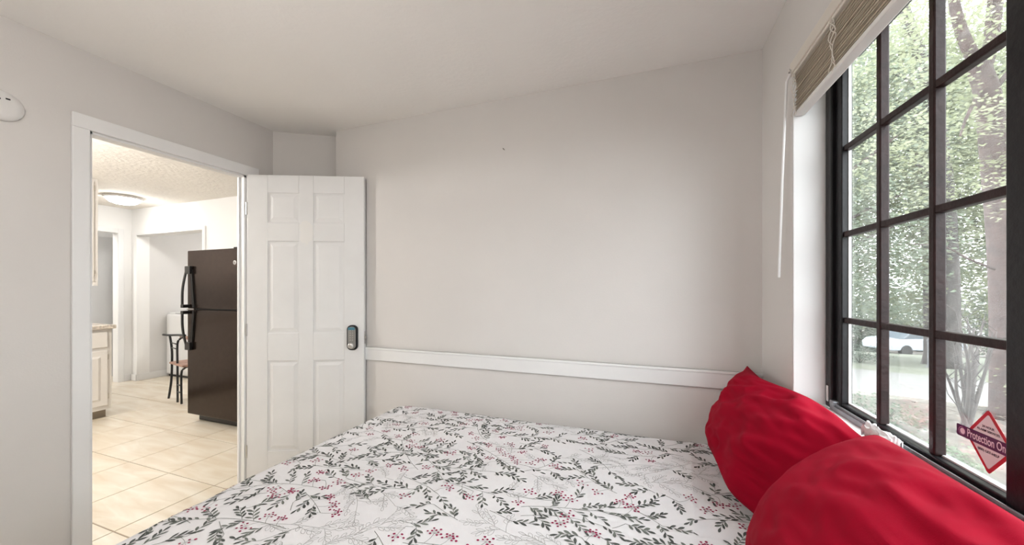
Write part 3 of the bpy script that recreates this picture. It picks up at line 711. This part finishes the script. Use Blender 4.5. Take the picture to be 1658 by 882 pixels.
child('leg', MB().tube(smoothp([cp(.39, .27, 0), cp(.39, .27, .2), cp(.385, .265, .42)]), .0105), IRON, ch, smooth=True)
child('top_rail', MB().tube(smoothp([cp(-.12, -.02, .742), cp(0, 0, .742), cp(.2, .02, .755), cp(.38, .03, .76)]), .0125), IRON, ch, smooth=True)
child('back_panel', MB().box(.20, .42, .035, .05, .715, .752, M=Matrix.Translation(A) @ RZ(math.atan2(dv.y, dv.x))), SEATW, ch, bevel=.003)
for z in (.60, .655): child('back_rod', MB().tube([cp(.045, .01, z), cp(.26, 0, z)], .0065), IRON, ch, smooth=True)
for z in (.12, .20): child('stretcher', MB().tube([cp(.262, 0, z), cp(.38, 0, z)], .0065), IRON, ch, smooth=True)
child('stretcher', MB().tube([cp(.045, .268, .16), cp(.39, .27, .16)], .0065), IRON, ch, smooth=True)
child('seat', MB().box(.05, .46, -.015, .29, .415, .44, M=Matrix.Translation(A) @ RZ(math.atan2(dv.y, dv.x))), SEATW, ch, bevel=.008)

# glazed door in the end room
gd = tag(empty('door_2', (-7.35, 2.3, 0)), 'white door with narrow dark glass strips beyond kitchen', 'door', kind='structure')
child('door_leaf', box(-7.39, -7.35, 1.95, 3.5, 0, 2.04), TRIM, gd, bevel=.003)
for z0, z1 in ((.79, 1.355), (1.425, 1.60)):
    child('pane', box(-7.352, -7.346, 2.545, 2.585, z0, z1), mat('dark_door_glass', (.05, .055, .06), .1, .1), gd)

# ------------------------------------------------------------------ outdoors
def gz(y): return -.5 if y < 10.6 else -.5 - .117 * (min(y, 34) - 10.6)
GR = mat('pale_leaf_litter_ground', (.122, .108, .094), .95, .35, 2.5, .4, 30)
mb = MB(); xs = [.8 + 3 * k for k in range(20)]; ys = [-12 + 2.2 * k for k in range(38)]
mb.add([(x, y, gz(y) + (.05 * noise.noise(Vector((x, y, 0))) if not 6.5 < y < 10.6 else 0)) for x in xs for y in ys], [(i * 38 + j, (i + 1) * 38 + j, (i + 1) * 38 + j + 1, i * 38 + j + 1) for i in range(19) for j in range(37)])
struct('ground', mb, GR, 'leaf-strewn ground sloping away outside the window', 'ground')
DRV = mat('pale_concrete_drive', (.19, .185, .18), .8, .06, 3)
dr = lambda x, off: 8.9 - .30 * x + off
mb = MB(); xx = [-0 + .8 + k for k in range(24)]
mb.add([(x, dr(x, o), -.47) for x in xx for o in (0, 2.5)] + [(x, dr(x, o), -.52) for x in xx for o in (0, 2.5)],
    [(2 * i, 2 * i + 2, 2 * i + 3, 2 * i + 1) for i in range(23)] + [(48 + 2 * i, 48 + 2 * i + 1, 48 + 2 * i + 3, 48 + 2 * i + 2) for i in range(23)] + [(2 * i, 48 + 2 * i, 48 + 2 * i + 2, 2 * i + 2) for i in range(23)] + [(2 * i + 1, 2 * i + 3, 48 + 2 * i + 3, 48 + 2 * i + 1) for i in range(23)])
tag(mb.build('driveway', DRV), 'pale concrete driveway crossing the yard outside', 'driveway', kind='structure')
mb = MB()
mb.add([(x, dr(x, o), z) for x in xx for o, z in ((-.12, -.5), (-.12, -.44), (0, -.44), (0, -.5))], [(4 * i + a, 4 * i + 4 + a, 4 * i + 4 + (a + 1) % 4, 4 * i + (a + 1) % 4) for i in range(23) for a in range(4)])
tag(mb.build('kerb', mat('weathered_kerb', (.302, .288, .259), .9, .2, 6)), 'low weathered kerb along driveway edge', 'kerb', kind='structure')
LAWN = mat('pale_lawn', (.140, .148, .112), .95, .2, 4, .3, 50)
mb = MB(); ly = [0, .7, 1.6, 3, 6, 12, 20]
lw = [(x, dr(x, 2.5) + q) for x in xx for q in ly]
mb.add([(x, y, gz(y) + .02) for x, y in lw] , [(i * 7 + j, (i + 1) * 7 + j, (i + 1) * 7 + j + 1, i * 7 + j + 1) for i in range(23) for j in range(6)])
struct('lawn', mb, LAWN, 'pale grass strip beyond the driveway', 'lawn')
# fallen leaves near the window
mb = MB(); rng = random.Random(2)
for k in range(2600):
    x = rng.uniform(.9, 6.5); y = rng.uniform(1.5, 7.4); 
    if y > dr(x, -.15): continue
    a = rng.uniform(0, 6.28); l = rng.uniform(.03, .07); w = l * .35; z = gz(y) + .05 * noise.noise(Vector((x, y, 0))) + rng.uniform(.035, .06)
    d = Vector((math.cos(a), math.sin(a), rng.uniform(-.3, .3))) * l; n = Vector((-math.sin(a), math.cos(a), rng.uniform(-.3, .3))) * w; p = Vector((x, y, z))
    mb.mi = rng.randint(0, 2); mb.add([p - d, p - n, p + d, p + n], [(0, 1, 2, 3)])
o = mb.build('fallen_leaves', [mat('leaf_tan', (.151, .122, .097), .9, .2), mat('leaf_pink_brown', (.140, .101, .090), .9, .2), mat('leaf_pale', (.209, .191, .169), .9, .1)])
tag(o, 'fallen pale brown leaves strewn over the yard', 'leaves', kind='stuff')

LF = [leaf_mat('leaf_yellow_green', (.216, .238, .144), (.324, .338, .245)), leaf_mat('leaf_pale_green', (.176, .212, .155), (.274, .310, .245)), leaf_mat('leaf_deep_green', (.086, .126, .094), (.180, .216, .169))]
BARK = mat('grey_brown_bark', (.062, .054, .051), .95, .3, 9, .8, 25); BARKR = mat('reddish_brown_bark', (.062, .044, .041), .95, .3, 9, .8, 25)
def leaves(blobs, count, size, seed, flat_=.5):
    rng = random.Random(seed); mb = MB(); V = []; F = []
    tot = sum(b[3] * b[4] * b[5] for b in blobs)
    for (cx, cy, cz, rx, ry, rz) in blobs:
        n = int(count * rx * ry * rz / tot)
        k = 0
        while k < n:
            # sprays: small horizontal fans of leaves
            while True:
                q = Vector((rng.uniform(-1, 1), rng.uniform(-1, 1), rng.uniform(-1, 1)))
                if q.length < 1: break
            c = Vector((cx + q.x * rx, cy + q.y * ry, cz + q.z * rz)); dir0 = rng.uniform(0, 6.28)
            for t in range(9):
                p = c + Vector((rng.gauss(0, size * 2.2), rng.gauss(0, size * 2.2), rng.gauss(0, size * .9)))
                a = dir0 + rng.uniform(-1.2, 1.2); l = size * rng.uniform(.7, 1.25)
                d = Vector((math.cos(a), math.sin(a), rng.uniform(-.7, .2))) * l; nn = Vector((-math.sin(a), math.cos(a), rng.uniform(-.6, .6))) * l * .42
                o = len(V); V += [tuple(p), tuple(p + d * .5 - nn), tuple(p + d), tuple(p + d * .5 + nn)]; F.append((o, o + 1, o + 2, o + 3)); k += 1
    mb.v = V; mb.f = F; mb.m = [0] * len(F)
    return mb
def tree(name, label, base, trunk, r0, limbs, blobs, count, size, lm, bark, seed, group=None):
    e = tag(empty(name, base), label, 'tree', group)
    n = len(trunk); tr_ = smoothp(trunk, 6); N_ = len(tr_)
    child('trunk', MB().tube(tr_, [r0 * (1.25 if i == 0 else 1) * (1 - .45 * i / N_) for i in range(N_)], 14), bark, e, smooth=True)
    for pts, r in limbs:
        q = smoothp(pts, 5); child('branch', MB().tube(q, [r * (1 - .6 * i / len(q)) for i in range(len(q))], 8), bark, e, smooth=True)
    if blobs:
        m_ = leaves(blobs, count, size, seed)
        me = bpy.data.meshes.new('foliage'); me.from_pydata(m_.v, [], m_.f); me.materials.append(lm)
        o = bpy.data.objects.new('foliage', me); C.objects.link(o); o.parent = e; o.matrix_parent_inverse = Matrix.Translation(e.location).inverted()
        o['kind'] = 'stuff'
    return e
def gpt(px, d):
    p = ray(px, HY, d); return Vector((p.x, p.y, gz(p.y)))
# 1: near tree, ivy at its foot
D = 5.0; b = gpt(1634, D)
tree('forked_tree', 'thick forked tree with reddish bark and ivy at its foot', b,
     [b, ray(1633, 560, D), ray(1626, 400, D), ray(1610, 240, D), ray(1598, 150, D), ray(1578, 95, D)], .185,
     [([ray(1582, 105, D), ray(1560, 60, D), ray(1545, 5, D), ray(1535, -80, D), ray(1500, -250, D)], .075), ([ray(1590, 125, D), ray(1606, 60, D), ray(1618, -20, D), ray(1640, -200, D)], .085),
      ([ray(1592, 120, D), ray(1600, 40, D), ray(1605, -40, D)], .04), ([ray(1600, 160, D), ray(1630, 120, D), ray(1680, 60, D + .6)], .04), ([ray(1590, 140, D), ray(1565, 190, D - .2), ray(1555, 220, D - .3)], .025),
      ([ray(1622, 440, D), ray(1570, 420, D), ray(1530, 400, D), ray(1480, 395, D)], .016)],
     [(b.x + .05, b.y - .1, .0, .35, .35, .75), (b.x - .2, b.y + .5, 3.6, 2.2, 1.6, .9), (b.x - .6, b.y + .4, 5.6, 2.6, 2.2, 1.3), (b.x - .7, b.y - .9, 2.9, 1.2, .7, .8), (b.x - .3, b.y - .6, 4.3, 1.4, .7, 1.0)], 17000, .05, LF[0], BARKR, 1)
# 2: leaning limb tree
D = 8.5; b = gpt(1540, D)
tree('leaning_tree', 'slender grey tree leaning over the driveway', b, [b, ray(1538, 450, D), ray(1530, 300, D), ray(1512, 170, D), ray(1490, 90, D), ray(1462, 10, D), ray(1440, -120, D)], .17,
     [([ray(1512, 170, D), ray(1470, 130, D), ray(1430, 110, D - .4)], .05), ([ray(1530, 300, D), ray(1480, 262, D), ray(1440, 250, D)], .04)],
     [(b.x - .8, b.y + .8, 3.4, 2.2, 1.8, 1.6), (b.x - .5, b.y + 1.2, 6.5, 2.6, 2.2, 1.8), (b.x - 1, b.y + 1.0, 1.6, 1.6, 1.4, .7)], 26000, .075, LF[0], BARK, 2)
# others
spec = [('leafy_tree', 'bushy pale green tree standing left of the driveway', (4.2, 11.2), .18, 0, [(0, 0, 2.4, 2.2, 2, 2.0), (0, .5, 5.5, 2.8, 2.4, 2.3)], 22000, .085, 1, 3),
        ('leafy_tree', 'tall yellow-green tree behind the leaning tree', (7.6, 13.5), .2, 1, [(0, 0, 2.0, 2.6, 2.2, 2.0), (0, 0, 5.8, 3.2, 3, 3.0)], 26000, .10, 0, 4),
        ('leafy_tree', 'tall green tree by the parked car', (10.5, 14.0), .22, 2, [(0, 0, 2.4, 2.4, 2.2, 2.2), (0, 0, 6.2, 3.3, 3, 3.2)], 24000, .10, 1, 5),
        ('leafy_tree', 'broad green tree at the end of the lawn', (8.5, 20.5), .28, 3, [(0, 0, 2.2, 4, 3.2, 2.6), (0, 0, 7.5, 4.6, 4, 4.2)], 26000, .15, 1, 6),
        ('leafy_tree', 'dark green conifer-like tree beside the far lawn', (5.6, 16.5), .22, 4, [(0, 0, 1.6, 2.0, 1.8, 2.6), (0, 0, 6, 2.2, 2, 3.4)], 24000, .11, 2, 7),
        ('leafy_tree', 'broad yellow-green tree behind the white house', (19.5, 27), .3, 5, [(0, 0, 3, 5, 4, 3.6), (0, 0, 9, 6, 5, 5)], 24000, .20, 0, 8),
        ('leafy_tree', 'large pale tree far down the slope', (10, 37), .3, 6, [(0, 0, 3, 5, 4, 3.8), (0, 0, 10, 6, 5, 5.5)], 26000, .21, 1, 9)]
for nm, lb, (x, y), r, k, bl_, cnt, sz, li, sd in spec:
    b = Vector((x, y, gz(y))); rg = random.Random(sd)
    top = bl_[-1][2] + bl_[-1][5] * .6
    tk = [b, b + Vector((rg.uniform(-.1, .1), 0, (top - b.z) * .35)), b + Vector((rg.uniform(-.3, .3), 0, (top - b.z) * .7)), Vector((x + rg.uniform(-.5, .5), y, top))]
    lim = []
    for q in range(7):
        t = rg.uniform(.3, .85); p = b.lerp(Vector((x, y, top)), t); a = rg.uniform(0, 6.28); L_ = bl_[0][3] * .7
        lim.append(([p, p + Vector((math.cos(a) * L_ * .5, math.sin(a) * L_ * .5, .5)), p + Vector((math.cos(a) * L_, math.sin(a) * L_, .9))], r * .28))
    tree(nm, lb, b, tk, r, lim, [(x + q[0], y + q[1], q[2], q[3], q[4], q[5]) for q in bl_], cnt, sz, LF[li], BARKR if k in (0, 3) else BARK, sd, 'leafy trees beyond the driveway')
# understory bushes closing the view down the slope
for px, d, r_, lb in ((1385, 25, 2.8, 'big rounded bush behind the parked car'), (1472, 27.5, 2.6, 'wide bush between parked car and white house'), (1640, 21.5, 2.4, 'dense bush in front of the white house')):
    b = gpt(px, d); e = tag(empty('understory_bush', b), lb, 'bush', 'bushes down the slope')
    m_ = leaves([(b.x, b.y, b.z + 2.2, r_, r_ * .6, 2.3)], 9000, .17, int(px)); me = bpy.data.meshes.new('foliage'); me.from_pydata(m_.v, [], m_.f); me.materials.append(LF[1])
    o = bpy.data.objects.new('foliage', me); C.objects.link(o); o.parent = e; o.matrix_parent_inverse = Matrix.Translation(b).inverted(); o['kind'] = 'stuff'
    for q in range(5):
        a = q * 1.25; child('stem', MB().tube([b, b + Vector((math.cos(a) * r_ * .3, math.sin(a) * r_ * .2, 2.2))], [.07, .02], 6), BARK, e)
# bare shrub
b = gpt(1562, 4.55); sh = tag(empty('bare_shrub', b), 'leafless multi-stemmed shrub in front of the driveway', 'shrub'); rg = random.Random(5)
tops = [(1530, 600), (1541, 540), (1553, 520), (1566, 515), (1578, 530), (1592, 520), (1602, 560), (1612, 545), (1585, 575), (1548, 590)]
for i, (tx, ty) in enumerate(tops):
    dd = 4.55 + rg.uniform(-.5, .5); tp = ray(tx, ty, dd); mid = b.lerp(tp, .5) + Vector((rg.uniform(-.05, .05), rg.uniform(-.05, .05), .1 - .08 * abs(i - 4) / 5))
    pts = smoothp([b + Vector((rg.uniform(-.06, .06), rg.uniform(-.06, .06), -.02)), mid, tp], 6)
    st = child('stem', MB().tube(pts, [.026 * (1 - .75 * k / len(pts)) for k in range(len(pts))], 7), BARK, sh, smooth=True)
    for q in range(4):
        p = pts[rg.randint(4, len(pts) - 2)]; l = rg.uniform(.15, .4)
        child('twig', MB().tube([p, p + Vector((rg.uniform(-.5, .5), rg.uniform(-.5, .5), rg.uniform(.3, .9))) * l, p + Vector((rg.uniform(-.7, .7), rg.uniform(-.7, .7), 1.3)) * l], [.007, .005, .002], 5), BARK, sh)
# low shrubs near the window
for i, (px, d, r_, lb) in enumerate([(1420, 4.6, .45, 'low grey-green shrub between house and kerb'), (1512, 3.6, .26, 'small sparse shrub near the leafless shrub'), (1392, 9.6, .55, 'rounded shrub at the lawn edge')]):
    b = gpt(px, d); e = tag(empty('low_shrub', b), lb, 'shrub', 'low shrubs in the yard')
    m_ = leaves([(b.x, b.y, b.z + r_ * .45, r_, r_, r_ * .5)], 1500, .035, 20 + i); me = bpy.data.meshes.new('foliage'); me.from_pydata(m_.v, [], m_.f); me.materials.append(LF[2 if i != 1 else 1])
    o = bpy.data.objects.new('foliage', me); C.objects.link(o); o.parent = e; o.matrix_parent_inverse = Matrix.Translation(b).inverted(); o['kind'] = 'stuff'
    for q in range(6):
        a = q * 1.05; child('stem', MB().tube([b, b + Vector((math.cos(a) * r_ * .4, math.sin(a) * r_ * .4, r_ * .6))], [.008, .003], 5), BARK, e)
# short post on the lawn
b = gpt(1506, 8.6); e = tag(empty('yard_post', b), 'short dark post with cap standing on the lawn', 'post')
child('post', MB().lathe([(.085, 0), (.08, .03), (.05, .06), (.045, .62), (.05, .64)], 14, T3(b)), mat('dark_post', (.10, .10, .11), .6, .2), e, smooth=True)
child('post_cap', MB().lathe([(.06, .64), (.06, .68), (.01, .74)], 14, T3(b)), mat('dark_post', (.10, .10, .11)), e)
# parked car
CARP = mat('pale_blue_car_paint', (.396, .432, .490), .2, .02, coat=.5); CARG = mat('car_glass', (.10, .12, .14), .05, .05); TYRE = mat('tyre', (.02, .02, .02), .8)
p = ray(1478, HY, 21); cl = Vector((p.x, p.y, gz(p.y)))
cr_ = tag(empty('parked_car', cl, R(20)), 'pale blue parked car beyond the lawn', 'car')
def side(pts, w): 
    n = len(pts); return MB().add([(x, -w, z) for x, z in pts] + [(x, w, z) for x, z in pts], [list(range(n)), list(range(n, 2 * n))[::-1]] + [(i, (i + 1) % n, n + (i + 1) % n, n + i) for i in range(n)])
side([(-2.1, .35), (-2.15, .7), (-1.9, .92), (-1.0, 1.0), (1.0, 1.0), (1.9, .85), (2.15, .65), (2.1, .35)], .86).build('car_body', CARP, cr_, bevel=.06)
side([(-1.35, .98), (-.85, 1.42), (.35, 1.42), (1.05, .98)], .74).build('car_cabin', CARG, cr_, bevel=.05)
side([(-.85, 1.40), (-.80, 1.46), (.30, 1.46), (.38, 1.40)], .72).build('car_roof', CARP, cr_, bevel=.03)
for x in (-1.3, 1.3):
    for y in (-.8, .8): MB().lathe([(.31, -.1), (.33, -.08), (.33, .08), (.31, .1), (.2, .105), (.02, .105)], 22, T3((x, y, .33)) @ RX(R(90))).build('wheel', TYRE, cr_, smooth=False)
# far white house
p = ray(1585, HY, 37); hl = Vector((p.x, p.y, gz(p.y)))
hs = tag(empty('white_house', hl, R(-25)), 'white house with low gable roof far beyond the car', 'house')
MB().box(-4, 4, -3, 3, -.3, 2.3).build('wall', mat('white_siding', (.576, .576, .576), .8, .04), hs)
MB().add([(-4.4, -3.5, 2.2), (4.4, -3.5, 2.2), (4.4, 3.5, 2.2), (-4.4, 3.5, 2.2), (-4.4, 0, 3.7), (4.4, 0, 3.7)], [(0, 1, 5, 4), (2, 3, 4, 5), (0, 4, 3), (1, 2, 5), (0, 3, 2, 1)]).build('roof', mat('pale_roof', (.446, .432, .432), .9, .1), hs)
for x in (-2.4, 0, 2.4):
    w_ = MB().box(x - .5, x + .5, -3.04, -2.98, .8, 1.8).build('window', mat('house_window_frame', (.8, .8, .8), .6), hs)
    MB().box(x - .42, x + .42, -3.06, -3.03, .88, 1.72).build('pane', CARG, w_)
